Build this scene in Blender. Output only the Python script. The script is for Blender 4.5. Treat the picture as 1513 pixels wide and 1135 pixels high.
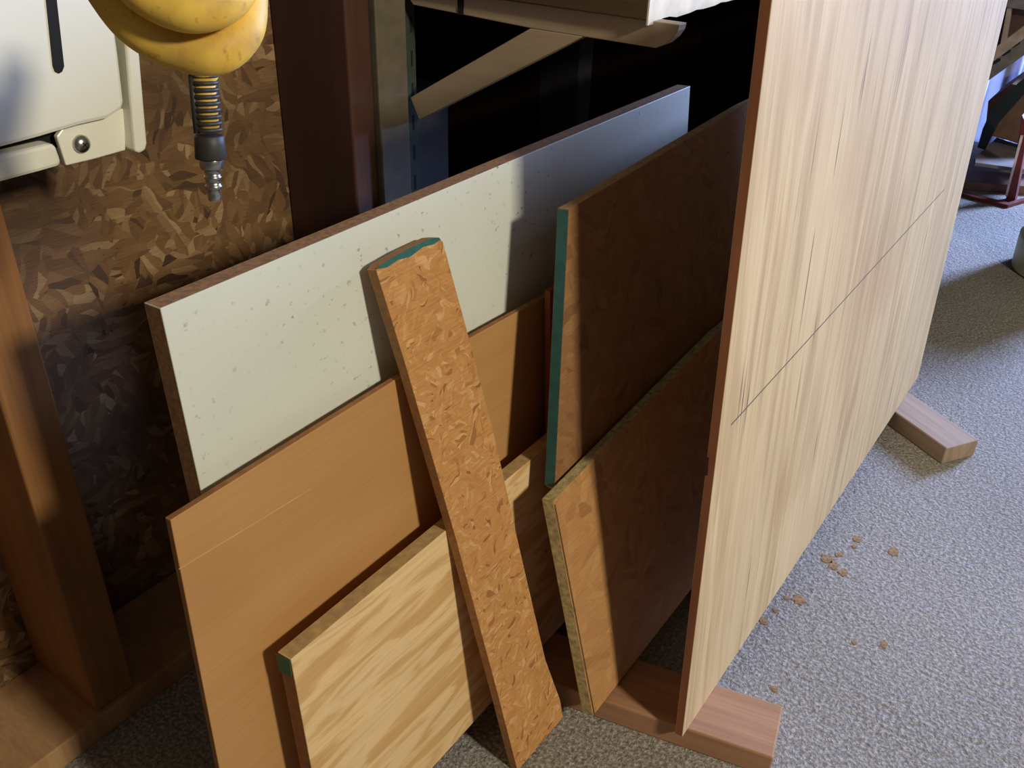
import bpy, bmesh, math, random
from mathutils import Vector, Matrix
random.seed(4)
for o in list(bpy.data.objects): bpy.data.objects.remove(o)
S = bpy.context.scene
COL = S.collection

# ------------------------------------------------------------------ camera
H = 1.0353
R = ((0.8155068, 0.5781696, 0.0258549), (0.3180151, -0.4103394, -0.8546859), (-0.4835441, 0.7052245, -0.5185013))
FPX = 1351.0
cd = bpy.data.cameras.new('camera'); cam = bpy.data.objects.new('camera', cd); COL.objects.link(cam)
cd.sensor_fit = 'HORIZONTAL'; cd.sensor_width = 36.0; cd.lens = 36.0 * FPX / 1513.0
cd.clip_start = 0.02; cd.clip_end = 60
right = Vector(R[0]); up = -Vector(R[1]); back = -Vector(R[2])
M = Matrix((right, up, back)).transposed().to_4x4(); M.translation = Vector((0, 0, H))
cam.matrix_world = M
S.camera = cam

# ------------------------------------------------------------------ light
W = bpy.data.worlds.new('world'); S.world = W; W.use_nodes = True
W.node_tree.nodes['Background'].inputs[0].default_value = (1.0, 0.90, 0.78, 1)
W.node_tree.nodes['Background'].inputs[1].default_value = 0.075

def area(name, loc, target, sx, sy, power, col, spread=180):
    l = bpy.data.lights.new(name, 'AREA'); l.shape = 'RECTANGLE'; l.size = sx; l.size_y = sy
    l.energy = power; l.color = col; l.spread = math.radians(spread)
    o = bpy.data.objects.new(name, l); COL.objects.link(o); o.location = loc
    o.rotation_euler = (Vector(target) - Vector(loc)).to_track_quat('-Z', 'Y').to_euler()
    return o
area('shop_lamp_light', (2.0, 0.32, 1.98), (-0.4, 0.8, 0.4), 0.24, 0.24, 62, (1.0, 0.92, 0.75))
area('garage_door_daylight', (1.2, 6.0, 1.9), (0.1, 1.2, 0.2), 0.7, 1.2, 580, (0.40, 0.54, 1.0))
S.view_settings.view_transform = 'Standard'; S.view_settings.look = 'None'
S.view_settings.gamma = 1; S.view_settings.use_curve_mapping = False
S.view_settings.exposure = 0.0

# ------------------------------------------------------------------ helpers
def ray(px, py):
    d = (px - 756.5, py - 567.5, FPX)
    return Vector((sum(R[k][i] * d[k] for k in range(3)) for i in range(3)))
CAMP = Vector((0, 0, H))
def on(px, py, p, n):
    d = ray(px, py); n = Vector(n)
    return CAMP + d * ((Vector(p) - CAMP).dot(n) / d.dot(n))
def atx(px, py, x): return on(px, py, (x, 0, 0), (1, 0, 0))
def aty(px, py, y): return on(px, py, (0, y, 0), (0, 1, 0))
def atz(px, py, z): return on(px, py, (0, 0, z), (0, 0, 1))

def lin(c):
    return tuple(((v / 255) / 12.92 if v <= 10 else (((v / 255) + .055) / 1.055) ** 2.4) for v in c) + (1,)

class NT:
    def __init__(s, name):
        s.m = bpy.data.materials.new(name); s.m.use_nodes = True; s.t = s.m.node_tree
        s.b = s.t.nodes['Principled BSDF']; s.tc = s.n('ShaderNodeTexCoord')
    def n(s, k, **kw):
        x = s.t.nodes.new(k)
        for a, v in kw.items(): setattr(x, a, v)
        return x
    def l(s, a, b): s.t.links.new(a, b)
    def inp(s, node, i, v):
        if hasattr(v, 'is_linked') or isinstance(v, bpy.types.NodeSocket): s.l(v, node.inputs[i])
        else: node.inputs[i].default_value = v
    def map(s, scale=(1, 1, 1), rot=(0, 0, 0), loc=(0, 0, 0), vec=None):
        x = s.n('ShaderNodeMapping'); s.l(vec or s.tc.outputs['Object'], x.inputs[0])
        x.inputs['Scale'].default_value = scale; x.inputs['Rotation'].default_value = rot; x.inputs['Location'].default_value = loc
        return x.outputs[0]
    def noise(s, vec, scale=5, detail=4, rough=.5, dist=0):
        x = s.n('ShaderNodeTexNoise'); s.l(vec, x.inputs['Vector'])
        x.inputs['Scale'].default_value = scale; x.inputs['Detail'].default_value = detail
        x.inputs['Roughness'].default_value = rough; x.inputs['Distortion'].default_value = dist
        return x.outputs['Fac']
    def vor(s, vec, scale=5, out='Color', feature='F1'):
        x = s.n('ShaderNodeTexVoronoi', feature=feature); s.l(vec, x.inputs['Vector']); x.inputs['Scale'].default_value = scale
        return x.outputs[out]
    def ramp(s, f, stops, interp='LINEAR'):
        x = s.n('ShaderNodeValToRGB'); s.l(f, x.inputs[0]); r = x.color_ramp; r.interpolation = interp
        while len(r.elements) < len(stops): r.elements.new(.5)
        for e, (p, c) in zip(r.elements, stops):
            e.position = p; e.color = lin(c) if max(c) > 1 else (tuple(c) + (1,))[:4]
        return x.outputs[0]
    def math(s, op, a, b=0.0, c=None):
        x = s.n('ShaderNodeMath', operation=op); s.inp(x, 0, a); s.inp(x, 1, b)
        if c is not None: s.inp(x, 2, c)
        return x.outputs[0]
    def mix(s, f, a, b, mode='MIX'):
        x = s.n('ShaderNodeMix', data_type='RGBA', blend_type=mode)
        s.inp(x, 0, f); s.inp(x, 6, a); s.inp(x, 7, b); return x.outputs[2]
    def sep(s, v):
        x = s.n('ShaderNodeSeparateXYZ'); s.l(v, x.inputs[0]); return x.outputs
    def done(s, col, rough=.7, bump=None, bs=.3, bd=.002, metal=0, coat=0):
        s.inp(s.b, 'Base Color', col); s.inp(s.b, 'Roughness', rough); s.b.inputs['Metallic'].default_value = metal
        s.b.inputs['Coat Weight'].default_value = coat
        if bump is not None:
            x = s.n('ShaderNodeBump'); s.l(bump, x.inputs['Height']); x.inputs['Strength'].default_value = bs
            x.inputs['Distance'].default_value = bd; s.l(x.outputs[0], s.b.inputs['Normal'])
        return s.m
bw = lambda v: (v, v, v)

def plain(name, c, rough=.6, metal=0, var=.12, scale=30):
    t = NT(name); f = t.noise(t.map(), scale, 5)
    k = t.ramp(f, [(.25, tuple(v * (1 - var) for v in c)), (.75, tuple(min(255, v * (1 + var)) for v in c))])
    return t.done(k, rough, f, .15, .001, metal)

def osb(name, cols, dark, fl=1.0, ang=0.0, bs=.5, darkamt=.5, plane=(1, 1, 1)):
    # flakes: stretched cells in three directions, chosen per region
    t = NT(name)
    base = t.map(scale=plane)
    wob = t.n('ShaderNodeTexNoise'); t.l(base, wob.inputs['Vector']); wob.inputs['Scale'].default_value = 14 * fl
    add = t.n('ShaderNodeVectorMath', operation='MULTIPLY_ADD'); t.l(wob.outputs['Color'], add.inputs[0])
    add.inputs[1].default_value = (.025, .025, .025); t.l(base, add.inputs[2]); v = add.outputs[0]
    def layer(a, sx, sy, sc, off):
        m = t.map(rot=(0, 0, a), vec=v, loc=off)
        m2 = t.n('ShaderNodeMapping'); t.l(m, m2.inputs[0]); m2.inputs['Scale'].default_value = (sx, sy, 1)
        return t.sep(t.vor(m2.outputs[0], sc))[0]
    a1 = layer(ang + .35, 10, 42, 2.2 * fl, (0, 0, 0)); a2 = layer(ang + 1.25, 14, 40, 2.3 * fl, (3, 1, 0)); a3 = layer(ang - .6, 9, 34, 2.5 * fl, (7, 5, 0))
    sel = t.vor(v, 26 * fl); se = t.sep(sel)
    h = t.mix(t.math('GREATER_THAN', se[0], .5), t.mix(0.0, a1, a1), a2)
    h = t.mix(t.math('GREATER_THAN', se[1], .62), h, a3)
    hs = t.sep(h)[0]
    c = t.ramp(hs, [(0, dark), (.1, cols[0]), (.45, cols[1]), (.8, cols[2]), (1, cols[3])])
    fib = t.noise(t.map(scale=(12, 160, 40), rot=(0, 0, ang + .4)), 3, 4)
    c = t.mix(.35, c, t.ramp(fib, [(.3, bw(.35)), (.7, bw(1.0))]), 'MULTIPLY')
    patch = t.noise(base, 5, 3); c = t.mix(t.math('MULTIPLY', t.ramp(patch, [(.45, bw(0.0)), (.7, bw(1.0))]), darkamt), c, lin(dark))
    chips = t.noise(t.map(scale=(1, 2.5, 1), rot=(0, 0, ang + .8)), 75 * fl, 3)
    c = t.mix(t.ramp(chips, [(.66, bw(0.0)), (.72, bw(.8))]), c, lin(dark))
    return t.done(c, .65, t.math('ADD', hs, fib), bs, .0015)

def ply(name, light, mid, dk, grain='Y', wavy=1.0, crack=0.0, stains=None, rough=.75, contrast=1.0, edge=None):
    # local axes: x along the sheet, y up the sheet, z through it
    t = NT(name)
    st = (22, 1.4, 8) if grain == 'Y' else (1.4, 22, 8)
    fine = (260, 5, 60) if grain == 'Y' else (5, 260, 60)
    n1 = t.noise(t.map(scale=st), 1.0 * wavy, 3, .55, .8)
    n2 = t.noise(t.map(scale=fine), 1.0, 4)
    big = t.noise(t.map(scale=(3, 1, 1) if grain == 'Y' else (1, 3, 1)), 1.3, 3)
    band = t.ramp(n1, [(.3, dk), (.46, mid), (.56, light), (.7, light)])
    band = t.mix(1 - .75 * contrast, band, lin(mid))
    c = t.mix(.35 * contrast, band, t.ramp(n2, [(.35, bw(.45)), (.6, bw(1.0))]), 'MULTIPLY')
    c = t.mix(.35, c, t.ramp(big, [(.3, dk), (.7, light)]))
    bump = n2
    if crack:
        cr = t.noise(t.map(scale=(150, 3.2, 1) if grain == 'Y' else (3.2, 150, 1)), 1, 2, .4)
        reg = t.noise(t.map(), 6, 2)
        f = t.math('MULTIPLY', t.ramp(cr, [(.66, bw(0.0)), (.70, bw(1.0))]), t.ramp(reg, [(.45, bw(0.0)), (.6, bw(crack))]))
        c = t.mix(f, c, lin((92, 66, 40)))
        bump = t.math('SUBTRACT', n2, f)
    if stains:
        s = t.noise(t.map(), 3.5, 3)
        c = t.mix(t.ramp(s, [(.5, bw(0.0)), (.72, bw(.55))]), c, lin(stains))
    return t.done(c, rough, bump, .25, .001)

def link(name, me, mat, parent=None):
    o = bpy.data.objects.new(name, me); COL.objects.link(o)
    for m in (mat if isinstance(mat, (list, tuple)) else [mat]): me.materials.append(m)
    if parent: o.parent = parent
    return o
def tag(o, label=None, cat=None, group=None, kind=None):
    for k, v in (('label', label), ('category', cat), ('group', group), ('kind', kind)):
        if v: o[k] = v
    return o
def empty(name, loc, label, cat, group=None):
    o = bpy.data.objects.new(name, None); COL.objects.link(o); o.location = loc
    o.empty_display_size = .05
    return tag(o, label, cat, group)

def bevel(bm, w, seg=2):
    if w > 0:
        bmesh.ops.bevel(bm, geom=[e for e in bm.edges if e.is_manifold and e.calc_face_angle(0) > .5], offset=w, segments=seg, affect='EDGES', profile=.5)

def prism(name, pts, vec, mat, parent=None, bev=.0008, origin=None, frame=None, slots=None, sub=0, jag=0, smooth=False):
    """polygon pts (world) swept by vec. frame = (ex, ey, ez) local axes of the object."""
    pts = [Vector(p) for p in pts]; vec = Vector(vec)
    o0 = Vector(origin) if origin is not None else pts[0].copy()
    if frame is None:
        frame = (Vector((1, 0, 0)), Vector((0, 1, 0)), Vector((0, 0, 1)))
    M3 = Matrix(frame).transposed(); Mw = M3.to_4x4(); Mw.translation = o0; inv = Mw.inverted()
    bm = bmesh.new()
    a = [bm.verts.new(inv @ p) for p in pts]; b = [bm.verts.new(inv @ (p + vec)) for p in pts]
    n = len(pts)
    fa = bm.faces.new(a); fb = bm.faces.new(b[::-1]); sides = []
    for i in range(n):
        sides.append(bm.faces.new((a[i], b[i], b[(i + 1) % n], a[(i + 1) % n])))
    if slots:
        fa.material_index = slots.get('front', 0); fb.material_index = slots.get('back', slots.get('front', 0))
        for i, f in enumerate(sides): f.material_index = slots.get(i, slots.get('side', 0))
    bmesh.ops.recalc_face_normals(bm, faces=bm.faces)
    bevel(bm, bev)
    me = bpy.data.meshes.new(name); bm.to_mesh(me); bm.free()
    if smooth:
        for p in me.polygons: p.use_smooth = True
    o = link(name, me, mat)
    o.matrix_world = Mw
    if parent:
        o.parent = parent; o.matrix_parent_inverse = Matrix.Translation(-Vector(parent.location)) if parent.type == 'EMPTY' else parent.matrix_world.inverted()
    return o

def box(name, lo, hi, mat, parent=None, bev=.001, frame=None, slots=None):
    x0, y0, z0 = lo; x1, y1, z1 = hi
    return prism(name, [(x0, y0, z0), (x1, y0, z0), (x1, y1, z0), (x0, y1, z0)], (0, 0, z1 - z0), mat, parent, bev, slots=slots)

def tube(name, pts, radii, mat, parent=None, seg=20):
    pts = [Vector(p) for p in pts]
    if not hasattr(radii, '__len__'): radii = [radii] * len(pts)
    bm = bmesh.new(); rings = []
    up = Vector((0.31, .17, .93))
    prev = None
    for i, p in enumerate(pts):
        tdir = (pts[min(i + 1, len(pts) - 1)] - pts[max(i - 1, 0)]).normalized()
        if prev is None: u = tdir.cross(up).normalized()
        else: u = (prev - tdir * prev.dot(tdir)).normalized()
        prev = u; w = tdir.cross(u)
        rings.append([bm.verts.new(p + (u * math.cos(2 * math.pi * k / seg) + w * math.sin(2 * math.pi * k / seg)) * radii[i]) for k in range(seg)])
    for a, b in zip(rings, rings[1:]):
        for k in range(seg): bm.faces.new((a[k], a[(k + 1) % seg], b[(k + 1) % seg], b[k]))
    bm.faces.new(rings[0][::-1]); bm.faces.new(rings[-1])
    bmesh.ops.recalc_face_normals(bm, faces=bm.faces)
    me = bpy.data.meshes.new(name); bm.to_mesh(me); bm.free()
    for p in me.polygons: p.use_smooth = len(p.vertices) == 4
    o = link(name, me, mat)
    if parent:
        o.parent = parent; o.matrix_parent_inverse = Matrix.Translation(-Vector(parent.location))
    return o

def spline(ctrl, n=12):
    c = [Vector(p) for p in ctrl]; c = [c[0] * 2 - c[1]] + c + [c[-1] * 2 - c[-2]]
    out = []
    for i in range(1, len(c) - 2):
        for k in range(n):
            t = k / n; p0, p1, p2, p3 = c[i - 1:i + 3]
            out.append(.5 * ((2 * p1) + (p2 - p0) * t + (2 * p0 - 5 * p1 + 4 * p2 - p3) * t * t + (3 * p1 - p0 - 3 * p2 + p3) * t ** 3))
    out.append(c[-2]); return out

# ------------------------------------------------------------------ materials
def concrete():
    t = NT('rough_concrete'); m = t.map()
    f = t.noise(m, 190, 4, .66); g = t.noise(m, 60, 4); b = t.noise(m, 3.0, 4)
    c = t.ramp(f, [(.36, (104, 98, 90)), (.5, (152, 146, 137)), (.64, (206, 200, 190))])
    c = t.mix(.3, c, t.ramp(b, [(.3, (112, 102, 84)), (.7, (164, 160, 150))]))
    sp = t.noise(m, 26, 3)
    reg = t.noise(m, 5, 2)
    k = t.math('MULTIPLY', t.ramp(sp, [(.68, bw(0.0)), (.74, bw(1.0))]), t.ramp(reg, [(.52, bw(0.0)), (.62, bw(.75))]))
    c = t.mix(k, c, lin((104, 80, 50)))
    return t.done(c, .75, t.math('ADD', t.math('MULTIPLY', f, 1.0), t.math('MULTIPLY', g, 1.2)), .9, .006)
M_conc = concrete()
M_wallosb = osb('wall_osb', [(112, 80, 48), (130, 94, 56), (142, 106, 66), (176, 144, 102)], (70, 48, 28), 1.15, .7, .4, .8, )
M_stud = ply('stud_lumber', (166, 116, 62), (150, 100, 50), (124, 80, 40), 'Y', 1.2, 0, (110, 72, 36))
M_redstud = ply('red_stud_lumber', (82, 48, 30), (70, 39, 24), (56, 30, 18), 'Y', 1.2)
M_plate = ply('sill_lumber', (190, 150, 104), (172, 128, 84), (136, 96, 60), 'Y', 1.0)
M_shadewall = plain('shade_darkened_wall', (34, 22, 16), 1.0)  # near-black base colour stands in for the shade on this wall
M_shadewall.node_tree.nodes['Principled BSDF'].inputs['Specular IOR Level'].default_value = 0.02
M_sleeper = ply('sleeper_lumber', (194, 150, 112), (168, 124, 88), (130, 92, 62), 'X', 1.0, 0, (150, 136, 124))
M_sleeper2 = ply('weathered_sleeper_lumber', (190, 168, 146), (166, 144, 122), (130, 104, 80), 'X', 1.0, 0, (120, 100, 80))
M_big = ply('birch_plywood', (222, 198, 150), (200, 172, 124), (164, 134, 90), 'Y', 1.7, 1.0, (180, 148, 102), .7, 1.0)
M_bigedge = ply('reddish_plywood_edge', (168, 108, 70), (148, 90, 56), (120, 70, 42), 'Y', 1)
M_brown = ply('tan_plywood', (196, 150, 94), (186, 138, 82), (168, 120, 68), 'X', .6, 0, (172, 122, 70), .6, .45)
M_brownedge = plain('tan_plywood_edge', (150, 100, 58), .8, scale=90)
M_edge = plain('plywood_edge', (176, 146, 98), .8, scale=120)
M_lowosb = osb('orange_osb', [(186, 134, 79), (192, 140, 84), (195, 144, 88), (202, 155, 100)], (168, 116, 68), .9, .2, .5, .3)
M_teal_board = osb('dull_osb', [(146, 102, 61), (150, 106, 64), (153, 109, 67), (162, 120, 76)], (128, 88, 54), .9, .2, .4, .3)
M_strip = osb('strip_osb', [(194, 138, 76), (201, 145, 83), (206, 150, 88), (222, 174, 118)], (150, 98, 54), 2.6, -.5, .55, .1)
M_stripedge = plain('strip_osb_edge', (158, 112, 66), .8, scale=160)
M_osbedge = plain('grey_osb_edge', (176, 164, 116), .85, scale=140, var=.25)
M_tealpaint = plain('teal_edge_paint', (44, 98, 94), .6, scale=80)
M_greenpaint = plain('green_edge_paint', (50, 100, 78), .6, scale=80)
M_redply = plain('reddish_plywood', (140, 72, 44), .7)

def pale_ply():
    t = NT('pale_plywood'); m = t.map(scale=(2.6, 15, 3), rot=(0, 0, -.30))
    n = t.noise(m, 2.4, 3, .5, .9)
    c = t.ramp(n, [(.36, (208, 166, 108)), (.44, (214, 174, 116)), (.5, (230, 196, 142)), (.6, (234, 202, 150)), (.68, (214, 174, 118)), (.76, (232, 200, 148))])
    f = t.noise(t.map(scale=(8, 240, 40)), 1, 3); c = t.mix(.25, c, t.ramp(f, [(.3, bw(.55)), (.65, bw(1.0))]), 'MULTIPLY')
    k = t.noise(t.map(), 38, 2); c = t.mix(t.ramp(k, [(.76, bw(0.0)), (.79, bw(1.0))]), c, lin((120, 76, 36)))
    return t.done(c, .55, f, .15, .0008)
M_pale = pale_ply()
def white_board():
    t = NT('white_melamine'); m = t.map()
    k = t.noise(m, 110, 4, .6); reg = t.noise(m, 7, 3)
    f = t.math('MULTIPLY', t.ramp(k, [(.62, bw(0.0)), (.70, bw(1.0))]), t.ramp(reg, [(.4, bw(.1)), (.62, bw(.9))]))
    c = t.mix(f, lin((214, 217, 204)), lin((112, 106, 88)))
    c = t.mix(.18, c, t.ramp(t.noise(m, 4, 4), [(.35, (176, 176, 158)), (.65, (226, 228, 218))]))
    return t.done(c, .5, k, .1, .0006)
M_white = white_board()
M_whiteedge = plain('particle_board_edge', (152, 116, 80), .85, scale=200, var=.2)
M_enamel = plain('white_enamel', (236, 233, 214), .28, scale=3, var=.03)
M_slot = plain('dark_recess', (22, 18, 14), .9)
M_screw = plain('bright_screw_metal', (190, 190, 186), .3, 1)
def hose_mat():
    t = NT('yellow_hose_rubber'); n = t.noise(t.map(), 26, 5, .6); n2 = t.noise(t.map(), 160, 3)
    c = t.ramp(n, [(.3, (186, 148, 70)), (.5, (220, 178, 72)), (.66, (232, 196, 84))])
    c = t.mix(t.ramp(n2, [(.6, bw(0.0)), (.75, bw(.5))]), c, lin((120, 84, 40)))
    return t.done(c, .6, n2, .1, .0006)
M_hose = hose_mat()
M_black = plain('black_rubber', (44, 42, 38), .55)
M_steel = plain('nickel_steel', (170, 170, 165), .3, 1, scale=60)
M_post = plain('painted_upright', (98, 88, 70), .7)
M_green = plain('green_steel_standard', (62, 74, 62), .5, .3)
M_arm = ply('bracket_plywood', (206, 184, 152), (190, 168, 136), (166, 142, 110), 'X', 1, 0, (120, 96, 66), .7, .5)
M_lumb = ply('brown_lumber_end', (104, 80, 50), (92, 70, 42), (76, 56, 34), 'X', 1)
M_whitepaint = plain('chipped_white_paint', (232, 226, 208), .6, scale=40, var=.08)
M_greypanel = plain('grey_panel', (60, 58, 62), .8)

# ------------------------------------------------------------------ structure
fl = prism('floor', [(-1.3, -1.2, 0), (3.6, -1.2, 0), (3.6, 6.5, 0), (-1.3, 6.5, 0)], (0, 0, -.12), M_conc, bev=0)
tag(fl, kind='structure')
M_stain = plain('brown_floor_pit', (138, 110, 74), .9, scale=200, var=.3)
prng = random.Random(8)
for px, py, rad in ((1222, 826, .011), (1232, 836, .010), (1246, 846, .008), (1240, 820, .006), (1266, 797, .008), (1262, 808, .005), (1320, 815, .011), (1181, 886, .011), (1162, 884, .005), (1128, 918, .007), (1146, 902, .005), (1306, 953, .006), (1144, 1018, .005), (1262, 950, .004)):
    c = atz(px, py, 0); rr = []
    for k in range(14):
        a = k * 2 * math.pi / 14; q = rad * (.65 + .5 * prng.random())
        rr.append(c + Vector((q * math.cos(a), q * 1.2 * math.sin(a), .0001)))
    prism('floor_pit', rr, (0, 0, .0008), M_stain, fl, 0)
# wall sheet stands on the slab behind the studs; local x runs along the wall, local y up
WF = (Vector((0, 1, 0)), Vector((0, 0, 1)), Vector((1, 0, 0)))
def wallbox(name, y0, y1, z0, z1, xb, xf, mat, parent=None, bev=.0015, slots=None):
    return prism(name, [(xf, y0, z0), (xf, y1, z0), (xf, y1, z1), (xf, y0, z1)], (xb - xf, 0, 0), mat, parent, bev, frame=WF, slots=slots)
tag(wallbox('wall_left', -1.2, 1.075, 0, 2.5, -1.032, -1.02, M_wallosb, bev=0), kind='structure')
tag(wallbox('wall_back', 1.076, 6.5, 0, 2.5, -1.032, -1.02, M_shadewall, bev=0), kind='structure')
tag(box('added_light_block', (-1.018, 2.30, 0), (-.36, 2.40, 2.4), M_shadewall), kind='structure')  # added stub that keeps door daylight off the wall and post
tag(wallbox('trim_1', -1.2, 2.298, 0, .038, -1.0195, -.872, M_plate, bev=.002), kind='structure')
def stud(y, w, mat, label, x1=-.88):
    o = wallbox('wall_stud', y, y + w, .0385, 2.5, -1.0195, x1, mat, bev=.003)
    tag(o, kind='structure'); o['label'] = label
stud(.352, .055, M_stud, 'orange-brown stud at the left edge rising from the sill')
stud(.885, .045, M_redstud, 'dark reddish stud beside the shelf upright')
stud(-.10, .055, M_stud, 'stud left of the frame')
o = wallbox('wall_stud', 1.55, 1.60, .0385, 2.5, -1.0195, -.93, M_greypanel, bev=.002); tag(o, kind='structure')

# ------------------------------------------------------------------ boards
def lean_frame(th):
    t = math.radians(th)
    return Vector((math.cos(t), 0, math.sin(t)))
def board(name, base_x, th, px, thick, mats, label, cat, slots=None, bev=.0008, world=None, base_z=.038, parent=None):
    """outline points on the leaning plane; px entries are ('p', x, y) seen points or ('w', y, z) world points"""
    n = lean_frame(th); p0 = Vector((base_x, 0, base_z)); t = math.radians(th)
    ey = Vector((-math.sin(t), 0, math.cos(t))); ex = Vector((0, 1, 0))
    pts = []
    for q in px:
        if q[0] == 'p': pts.append(on(q[1], q[2], p0, n))
        else: pts.append(Vector((base_x - (q[2] - base_z) * math.tan(t), q[1], q[2])))
    org = Vector((base_x, pts[0].y, base_z))
    o = prism(name, pts, -n * thick, mats, parent, bev, origin=org, frame=(ex, ey, n), slots=slots)
    if not parent: tag(o, label, cat)
    o['_'] = 0; del o['_']
    return o, n, p0
# order of outline: front-bottom, back-bottom, back-top, front-top -> sides 0 bottom, 1 back end, 2 top, 3 front end
BIG = (-.2467, 3.0)
big, bn, bp = board('plywood_sheet', *BIG, [('w', .773, .0385), ('w', 1.922, .0385), ('w', 1.955, .936), ('w', .793, .938)], .0105,
      [M_big, M_bigedge], 'tall pale plywood sheet with reddish edge and a diagonal pencil line, standing on both sleepers', 'plywood sheet', {'front': 0, 'side': 1}, .0006)
def mark_strip(name, a, b, w, mat, n, p0, parent, lift=.0003):
    A = on(*a, p0, n); B = on(*b, p0, n); d = (B - A).normalized(); s = d.cross(n) * w * .5
    o = prism(name, [A - s, B - s, B + s, A + s], n * lift, mat, parent, 0)
    return o
M_pencil = plain('pencil_mark', (84, 76, 74), .8)
mark_strip('pencil_line', (1080, 628), (1395, 280), .0016, M_pencil, bn, bp, big)
M_slit = plain('dark_slit', (60, 22, 12), .9)
# small void in the reddish front edge
ev = on(1045, 690, (0, .7735, 0), (0, 1, 0))
o = prism('edge_void', [on(1043, 676, (0, .7755, 0), (0, 1, 0)), on(1048, 676, (0, .7755, 0), (0, 1, 0)), on(1046, 702, (0, .7755, 0), (0, 1, 0)), on(1042, 702, (0, .7755, 0), (0, 1, 0))], (0, -.0012, 0), M_slit, big, 0)

low, ln, lp = board('osb_sheet', -.354, 14.0, [('w', .729, .0425), ('w', 1.90, .0425), ('w', 2.0, .38), ('p', 1060, 492), ('p', 817, 741)], .0165,
      [M_lowosb, M_osbedge], 'rough orange OSB sheet with grey worn edge, lowest board just left of the tall plywood', 'OSB board', {'front': 0, 'side': 1})
teal, tn, tp = board('osb_sheet', -.420, 6.5, [('p', 820, 722), ('w', 1.06, .0385), ('w', 1.95, .0385), ('w', 2.0, .70), ('p', 1100, 156), ('p', 841, 310)], .0155,
      [M_teal_board, M_edge, M_tealpaint], 'upright OSB board with a teal painted front edge, behind the low orange board', 'OSB board', {'front': 0, 'side': 1, 5: 2})
red, rn, rp = board('plywood_offcut', -.5015, 4.0, [('w', .85, .0385), ('w', 1.5, .0385), ('w', 1.5, .55), ('p', 830, 420), ('p', 813, 431)], .0085,
      M_redply, 'narrow reddish board edge just left of the teal painted edge', 'board')
pale, pn, pp = board('plywood_board', -.477, 4.0, [('w', .374, .0385), ('w', 1.45, .0385), ('w', 1.45, .385), ('p', 820, 650), ('p', 430, 975)], .0185,
      [M_pale, M_edge, M_brownedge], 'pale blonde plywood panel with wavy grain, frontmost low board at bottom', 'plywood panel', {'front': 0, 'side': 1, 4: 2})
brown, wn, wp = board('plywood_board', -.526, 3.0, [('w', .296, .0385), ('w', 1.5, .0385), ('w', 1.5, .53), ('p', 820, 430), ('p', 585, 561), ('p', 252, 769)], .0075,
      [M_brown, M_brownedge], 'tan smooth plywood panel leaning in front of the white board', 'plywood panel', {'front': 0, 'side': 1})
white, hn, hp = board('white_board', -.547, 3.2, [('w', .363, .0385), ('w', 1.325, .0385), ('p', 1020, 127), ('p', 750, 240), ('p', 237, 456)], .0215,
      [M_white, M_whiteedge], 'speckled white faced particle board with brown edges, rearmost and tallest of the leaning boards', 'white board', {'front': 0, 'side': 1})
# green patch on the pale panel's front end
ty = .359
yp = 0.3735
py = on(430, 975, pp, pn).y - .0002
P = [on(x, y, (0, py, 0), (0, 1, 0)) for x, y in ((407, 966), (429, 976), (431, 1000), (413, 992))]
prism('green_paint', P, (0, -.0006, 0), M_greenpaint, pale, 0)
M_scr = plain('pale_scratch', (206, 160, 104), .7)
mark_strip('scratch_line', (264, 841), (460, 722), .0008, M_scr, wn, wp, brown)
M_dline = plain('dark_edge_groove', (84, 66, 34), .9)
mark_strip('edge_groove', (819.5, 746), (878, 1056), .0026, M_dline, ln, lp, low)
# narrow strip leaning across the stack
th = 13.0
t_ = math.radians(th); sn = Vector((math.cos(t_), 0, math.sin(t_))); sp = Vector((-.402, 0, 0))
SE = (Vector((0, 1, 0)), Vector((-math.sin(t_), 0, math.cos(t_))), sn)
pts = [on(q[0], q[1], sp, sn) for q in ((765, 1139), (832, 1060), (828, 1035), (806, 975), (770, 820), (732, 650), (690, 488), (666, 400), (655, 358), (648, 351), (636, 352), (596, 371), (562, 391), (556, 399), (600, 541), (675, 800), (733, 1015))]
strip = prism('osb_strip', pts, -sn * .0125, [M_strip, M_stripedge], None, .0006, origin=pts[0], frame=SE, slots={'front': 0, 'side': 1, 8: 1})
tag(strip, 'narrow orange OSB strip leaning diagonally across the boards, teal paint on its top end', 'OSB strip')

def patch(name, pxs, p0, n, mat, parent, lift=.0004):
    P = [on(x, y, p0, n) for x, y in pxs]
    return prism(name, P, Vector(n) * lift, mat, parent, 0)
patch('teal_paint', [(556, 398), (562, 391), (596, 371), (636, 352), (648, 351), (651, 354), (640, 361), (625, 365), (605, 380), (588, 384), (572, 395)], sp, sn, M_tealpaint, strip)

# ------------------------------------------------------------------ sleepers
def sleeper(c0, c1, length, mat, label, h=.038):
    c0 = Vector(c0); c1 = Vector(c1); w = (c1 - c0); d = Vector((-w.y, w.x, 0)).normalized()
    P = [c0, c1, c1 + d * length, c0 + d * length]
    P = [Vector((p.x, p.y, h)) for p in P]
    o = prism('sleeper_block', P, (0, 0, -h + .0003), mat, None, .0025, frame=(d, w.normalized(), d.cross(w.normalized())))
    return tag(o, label, 'wood block')
sleeper((-.139, .813, 0), (-.159, .900, 0), .60, M_sleeper, 'flat reddish wooden sleeper under the near end of the tall plywood')
sleeper((-.129, 1.674, 0), (-.085, 1.745, 0), .60, M_sleeper2, 'flat weathered wooden sleeper under the far end of the tall plywood')

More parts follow.
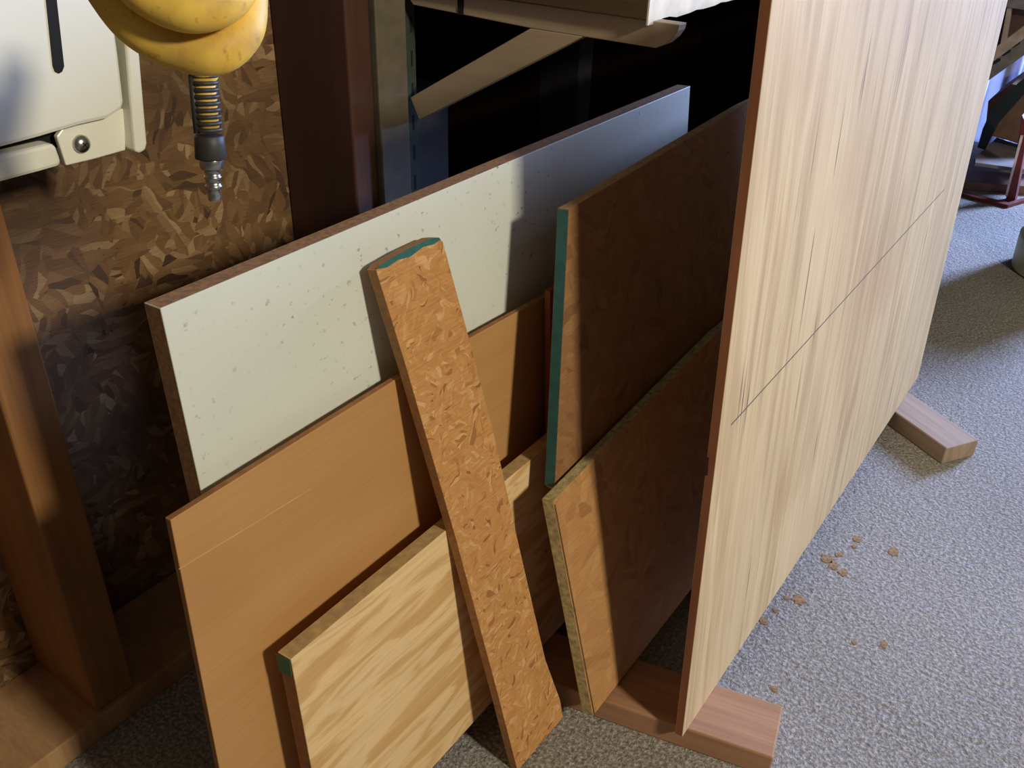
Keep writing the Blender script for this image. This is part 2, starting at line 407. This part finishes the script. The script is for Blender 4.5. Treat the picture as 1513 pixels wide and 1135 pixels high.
# ------------------------------------------------------------------ shelf bracket and upright
tag(wallbox('trim_2', 1.03, 1.115, .0385, .70, -1.0195, -.90, M_greypanel), kind='structure')
up_ = empty('shelf_upright', (-.86, .97, 0), 'tan upright post with slotted green steel strip carrying the shelf bracket', 'shelf upright')
wallbox('post', .932, .992, .0385, 1.6, -1.019, -.872, M_post, up_, .002)
std = wallbox('slotted_strip', .9925, 1.024, .0385, 1.6, -.900, -.884, M_green, up_, .0008)
for k in range(11):
    z = .52 + k * .045
    for yy in (.998, 1.013):
        o = wallbox('slot', yy, yy + .004, z, z + .022, -.8842, -.8836, M_slot, std, 0)
arm = empty('shelf_bracket', (-.88, 1.0, .68), 'triangular tan plywood shelf bracket with rounded arm tip on the slotted strip', 'shelf bracket')
YB = .998
ap = lambda *q: [aty(x, y, YB) for x, y in q]
AF = (Vector((1, 0, 0)), Vector((0, 0, 1)), Vector((0, -1, 0)))
P = ap((610, 7), (780, 41), (860, 54), (968, 71), (982, 66), (994, 56), (1001, 46))
ZTOP = aty(955, 31, .985).z - .0015
P += [Vector((P[-1].x + .001, YB, ZTOP)), Vector((-.8835, YB, ZTOP))]
prism('arm', P, (0, .02, 0), M_arm, arm, .001, frame=AF)
P = ap((606, 144), (783, 42), (862, 54), (619, 177))
prism('brace', P, (0, .02, 0), M_arm, arm, .001, frame=AF)
P = ap((676, -20), (686, -20), (685, 22), (677, 22))
prism('dark_clip', P, (0, -.001, 0), M_slot, arm, 0, frame=AF)

lum = empty('shelf_plank', (-.6, 1.1, .84), 'brown plank end with chipped white painted side, lying on the shelf bracket', 'plank')
zc = aty(955, 31, .985)
F0 = [aty(x, y, .985) for x, y in ((955, 31), (955, -60), (560, -90), (600, -4))]
F0[1] = Vector((zc.x, .985, zc.z + .09)); F0[2] = Vector((-.86, .985, zc.z + .09)); F0[3] = Vector((-.86, .985, zc.z + .002))
prism('plank', F0, (0, 1.2, 0), M_lumb, lum, .0015, frame=AF)
x1 = zc.x
# white side skin with ragged lower edge
pp_ = []; y = .985; rr = random.Random(2)
while y < 2.18:
    pp_.append(Vector((x1, y, zc.z - .001 - rr.random() * .004))); y += .018
prism('painted_side', [Vector((x1, 2.18, zc.z + .09)), Vector((x1, .985, zc.z + .09))] + pp_, (.0022, 0, 0), M_whitepaint, lum, 0)

# ------------------------------------------------------------------ white enamel housing
hs = empty('metal_housing', (-.84, .42, .80), 'cream white enamelled metal housing with a dark vertical slot on the wall, top left', 'metal housing')
XH = -.80
hx = lambda x, *q: [atx(a, b, x) for a, b in q]
bodyP = hx(XH, (-60, 233), (0, 219), (60, 203), (120, 185), (160, 176), (182, 162), (184, 150), (176, 80), (165, 0), (160, -60), (150, -140), (-80, -140))
body = prism('body', bodyP, (-.028, 0, 0), M_enamel, hs, .004, frame=WF, smooth=False)
slotP = hx(XH + .0006, (66, -60), (82, -60), (84, 0), (95, 98), (92, 106), (87, 109), (81, 106), (78, 98), (68, 0))
prism('slot', slotP, (-.0012, 0, 0), M_slot, hs, 0, frame=WF)
rimP = hx(XH + .0012, (82, -60), (88, -60), (91, 0), (99, 98), (96, 110), (88, 113), (80, 109), (84, 108), (92, 106), (95, 98), (84, 0))
# flange at the right, standing a little forward
flP = hx(XH + .004, (200, 225), (207, 227), (216, 222), (218, 212), (205, 60), (190, -60), (176, -60), (186, 60), (196, 180))
prism('side_flange', flP, (-.05, 0, 0), M_enamel, hs, .0025, frame=WF)
ilP = hx(XH - .012, (184, 200), (200, 218), (200, 60), (190, -60), (160, -60), (172, 60))
prism('inner_return', ilP, (-.01, 0, 0), M_enamel, hs, .001, frame=WF)
tabP = hx(XH - .010, (84, 202), (98, 245), (140, 235), (186, 222), (184, 160), (100, 180))
prism('mounting_tab', tabP, (-.006, 0, 0), M_enamel, hs, .0012, frame=WF)
lipP = hx(XH - .004, (-60, 284), (0, 270), (60, 254), (88, 246), (92, 240), (84, 216), (76, 212), (0, 230), (-60, 245))
prism('lower_lip', lipP, (-.02, 0, 0), M_enamel, hs, .0035, frame=WF)
backP = hx(XH - .024, (-60, 250), (0, 240), (95, 215), (120, 180), (-60, 200))
prism('dark_gap_panel', backP, (-.004, 0, 0), M_slot, hs, 0, frame=WF)
# wall-side carcass of the housing
cP = hx(XH - .03, (-60, 262), (170, 215), (150, -140), (-80, -140))
prism('carcass', cP, (-1.019 - (XH - .03), 0, 0), M_enamel, hs, .001, frame=WF)
sc = atx(121, 213, XH - .008)
r = .0085
scr = tube('screw', [sc + Vector((a, 0, 0)) for a in (-.004, .0, .002, .004, .005)], [r, r, r * .9, r * .6, r * .25], M_screw, hs)
for a in (.5, 2.07):
    d = Vector((0, math.cos(a), math.sin(a))); e = Vector((0, -math.sin(a), math.cos(a)))
    c = sc + Vector((.0047, 0, 0))
    prism('cross_recess', [c - d * .003 - e * .0005, c + d * .003 - e * .0005, c + d * .003 + e * .0005, c - d * .003 + e * .0005], (.0006, 0, 0), M_slot, scr, 0)

# ------------------------------------------------------------------ hose
def atd(px, py, dist):
    d = ray(px, py); return CAMP + d / d.length * dist
hose = empty('air_hose', atd(300, 60, .7), 'coiled yellow air hose hanging with its ribbed end and metal plug pointing down', 'hose')
hr = .0125
loops = [
    # lower outer loop, sweeping from upper left under and up the right side
    [(120, -90, .58), (165, -10, .575), (205, 38, .57), (260, 68, .565), (318, 76, .56), (355, 45, .565), (362, -5, .58), (358, -90, .60)],
    [(150, -110, .555), (190, -40, .55), (235, -2, .545), (285, 12, .54), (330, -2, .545), (352, -40, .56), (350, -120, .58)],
    [(235, -110, .60), (225, -20, .60), (240, 35, .60), (290, 52, .605), (340, 30, .61), (352, -30, .62), (340, -110, .64)],
    [(170, -40, .61), (215, 18, .61), (255, 52, .615), (288, 72, .63), (298, 96, .645), (300, 112, .65)],
]
rad = [.0125, .0125, .0125, .0095]
for c, rr_ in zip(loops, rad):
    tube('hose_loop', spline([atd(*q) for q in c], 14), rr_, M_hose, hose, 24)
a = atd(299, 100, .648); b = atd(318, 297, .66)
d = (b - a)
def along(f): return a + d * f
# core, ribs, collar, plug
tube('hose_end', [along(0), along(.46)], .0072, M_hose, hose)
n = 9
for k in range(n):
    f = .04 + k * .049
    tube('strain_relief_ring', [along(f), along(f + .006), along(f + .026), along(f + .032)], [.0080, .0093, .0093, .0080], M_black, hose)
for sgn in (-1, 1):
    off = Vector((0, .0082 * sgn, 0)) + Vector((-.001, 0, 0))
    tube('strain_relief_rail', [along(.04) + off, along(.46) + off], .0022, M_black, hose, 8)
tube('collar', [along(.49), along(.50), along(.56), along(.66), along(.67)], [.0085, .0096, .0098, .0104, .0098], M_black, hose)
tube('plug', [along(f) for f in (.67, .68, .74, .75, .755, .80, .805, .825, .83, .87, .875, .90, .905, .955, .985, 1.0)],
     [.0078, .0080, .0076, .0070, .0052, .0052, .0058, .0058, .0050, .0050, .0056, .0056, .0040, .0046, .0044, .0034], M_steel, hose)

# ------------------------------------------------------------------ far corner of the garage
Y1 = 2.85
bk = empty('bucket', (-.066, 2.86, 0), 'pale greenish white ribbed bucket cut by the right edge', 'bucket')
M_bucket = plain('pale_green_plastic', (224, 226, 190), .5, scale=12)
tube('bucket_body', [(-.066, 2.86, z) for z in (.001, .004, .09, .10, .105, .20, .34)], [.140, .148, .152, .152, .146, .150, .156], M_bucket, bk, 48)
tube('bucket_rim', [(-.066, 2.86, z) for z in (.330, .334, .346, .35)], [.156, .162, .162, .157], M_bucket, bk, 48)

M_redpaint = plain('dark_red_paint', (110, 34, 22), .5)
st = empty('machine_stand', (-.3, 3.35, 0), 'dark red angled leg with a floor foot beyond the tall plywood, right edge', 'stand')
f0 = atz(1480, 300, .004); 
P = [aty(x, y, 3.40) for x, y in ((1484, 303), (1498, 305), (1520, 190), (1510, 170), (1502, 222))]
prism('leg', P, (0, .05, 0), M_redpaint, st, .002)
P = [aty(x, y, 3.395) for x, y in ((1485, 290), (1488, 290), (1512, 200), (1508, 200))]
M_pinkwhite = plain('pale_edge', (214, 190, 186), .6)
prism('leg_trim', P, (0, .01, 0), M_pinkwhite, st, 0)
P = [atz(x, y, .012) for x, y in ((1413, 283), (1440, 291), (1490, 303), (1520, 294), (1520, 290), (1490, 299), (1440, 287), (1413, 279))]
prism('base_rail', P, (0, 0, -.011), M_redpaint, st, 0)

M_card = plain('brown_cardboard', (110, 80, 56), .8)
cb = [aty(x, y, 3.7) for x, y in ((1455, 198), (1460, 149), (1495, 124), (1560, 140), (1560, 235), (1510, 214))]
o = prism('cardboard_box', cb, (0, .35, 0), M_card, None, .003); tag(o, 'brown cardboard box behind the black diagonal strut at the right edge', 'box')
M_greypl = plain('grey_board_paint', (126, 116, 112), .7)
P = [atz(x, y, .10) for x, y in ((1441, 232), (1473, 203), (1530, 222), (1530, 252), (1441, 240))]
o = prism('low_table', P, (0, 0, -.012), M_greypl, None, .001)
o = None
tb = bpy.data.objects['low_table']; tag(tb, 'low grey tabletop beneath the cardboard box, far right', 'low table')
P = [atz(x, y, .03) for x, y in ((1418, 250), (1530, 258), (1530, 276), (1418, 268))]
M_tray = plain('brown_tray', (120, 82, 66), .6)
o = prism('storage_tray', P, (0, 0, -.0297), M_tray, None, .002); tag(o, 'flat brown tray on the floor under the low grey table', 'tray')
P = [aty(x, y, 3.60) for x, y in ((1444, 218), (1455, 222), (1475, 182), (1513, 140), (1560, 100), (1560, 84), (1505, 122), (1466, 160), (1452, 190))]
M_blk = plain('black_steel', (26, 28, 26), .5)
o = prism('diagonal_strut', P, (0, .02, 0), M_blk, None, .001); tag(o, 'black diagonal steel strut in front of the cardboard box', 'strut')
def tarp():
    t = NT('bluish_white_plastic'); n = t.noise(t.map(scale=(3, 1, 1)), 7, 3)
    m = t.done(t.ramp(n, [(.3, (150, 160, 190)), (.5, (205, 212, 232)), (.7, (222, 200, 226))]), .35, n, .4, .01)
    tr = t.n('ShaderNodeBsdfTranslucent'); tr.inputs[0].default_value = (.75, .78, .9, 1); mx = t.n('ShaderNodeMixShader'); mx.inputs[0].default_value = .5
    out = [q for q in t.t.nodes if q.type == 'OUTPUT_MATERIAL'][0]
    t.l(t.b.outputs[0], mx.inputs[1]); t.l(tr.outputs[0], mx.inputs[2]); t.l(mx.outputs[0], out.inputs[0])
    return m
bm = bmesh.new(); gx, gz = 24, 18; vs = []
A_ = aty(1425, 215, 4.1); B_ = aty(1600, 215, 4.1); C_ = aty(1425, 60, 4.1)
for j in range(gz + 1):
    for i in range(gx + 1):
        u, v = i / gx, j / gz
        p = A_.lerp(B_, u) + Vector((0, 0, (C_.z + .2 - A_.z) * v))
        p.y += .03 * math.sin(u * 22 + v * 2) + .02 * math.sin(u * 51)
        vs.append(bm.verts.new(p))
for j in range(gz):
    for i in range(gx):
        k = j * (gx + 1) + i; bm.faces.new((vs[k], vs[k + 1], vs[k + gx + 2], vs[k + gx + 1]))
me = bpy.data.meshes.new('plastic_sheet'); bm.to_mesh(me); bm.free()
for p in me.polygons: p.use_smooth = True
o = link('plastic_sheet', me, tarp()); m_ = o.modifiers.new('s', 'SOLIDIFY'); m_.thickness = .0002
tag(o, 'crumpled bluish white plastic sheet hanging behind the cardboard box', 'plastic sheet')

M_zinc = plain('zinc_angle', (132, 124, 112), .5, .4)
bx = empty('perforated_rail', aty(1485, 80, 3.3), 'grey perforated steel rail sloping behind the top right of the tall plywood', 'rail')
P = [aty(x, y, 3.3) for x, y in ((1448, 128), (1560, 48), (1560, 20), (1456, 96))]
rl = prism('rail', P, (0, .012, 0), M_zinc, bx, 0)
P = [aty(x, y, 3.29) for x, y in ((1458, 98), (1560, 22), (1560, 2), (1463, 76))]
M_palewood = plain('pale_wood_edge', (176, 152, 134), .7)
prism('top_edge', P, (0, .05, 0), M_palewood, bx, .001)
for cx, cy in ((1459, 102), (1471, 91), (1486, 78), (1500, 66), (1512, 55)):
    P = [aty(cx + a, cy + b, 3.299) for a, b in ((-9, 4), (-3, 5), (7, -1), (8, -5), (2, -5), (-6, 0))]
    prism('rail_hole', P, (0, -.001, 0), M_blk, bx, 0)
M_dbrown = plain('dark_brown_timber', (88, 60, 46), .8)
sh = empty('wooden_rack', aty(1500, 40, 3.6), 'dim brown wooden rack in the far right top corner', 'rack')
P = [aty(x, y, 3.6) for x, y in ((1450, 90), (1600, 40), (1600, -60), (1450, -60))]
prism('rack_back', P, (0, .02, 0), M_dbrown, sh, 0)
P = [aty(x, y, 3.55) for x, y in ((1476, 75), (1484, 72), (1494, 10), (1488, 10))]
prism('rack_upright', P, (0, .03, 0), M_palewood, sh, .001)
P = [aty(x, y, 3.54) for x, y in ((1470, 8), (1600, 28), (1600, 8), (1470, -12))]
prism('rack_shelf', P, (0, .04, 0), M_greypl, sh, .001)
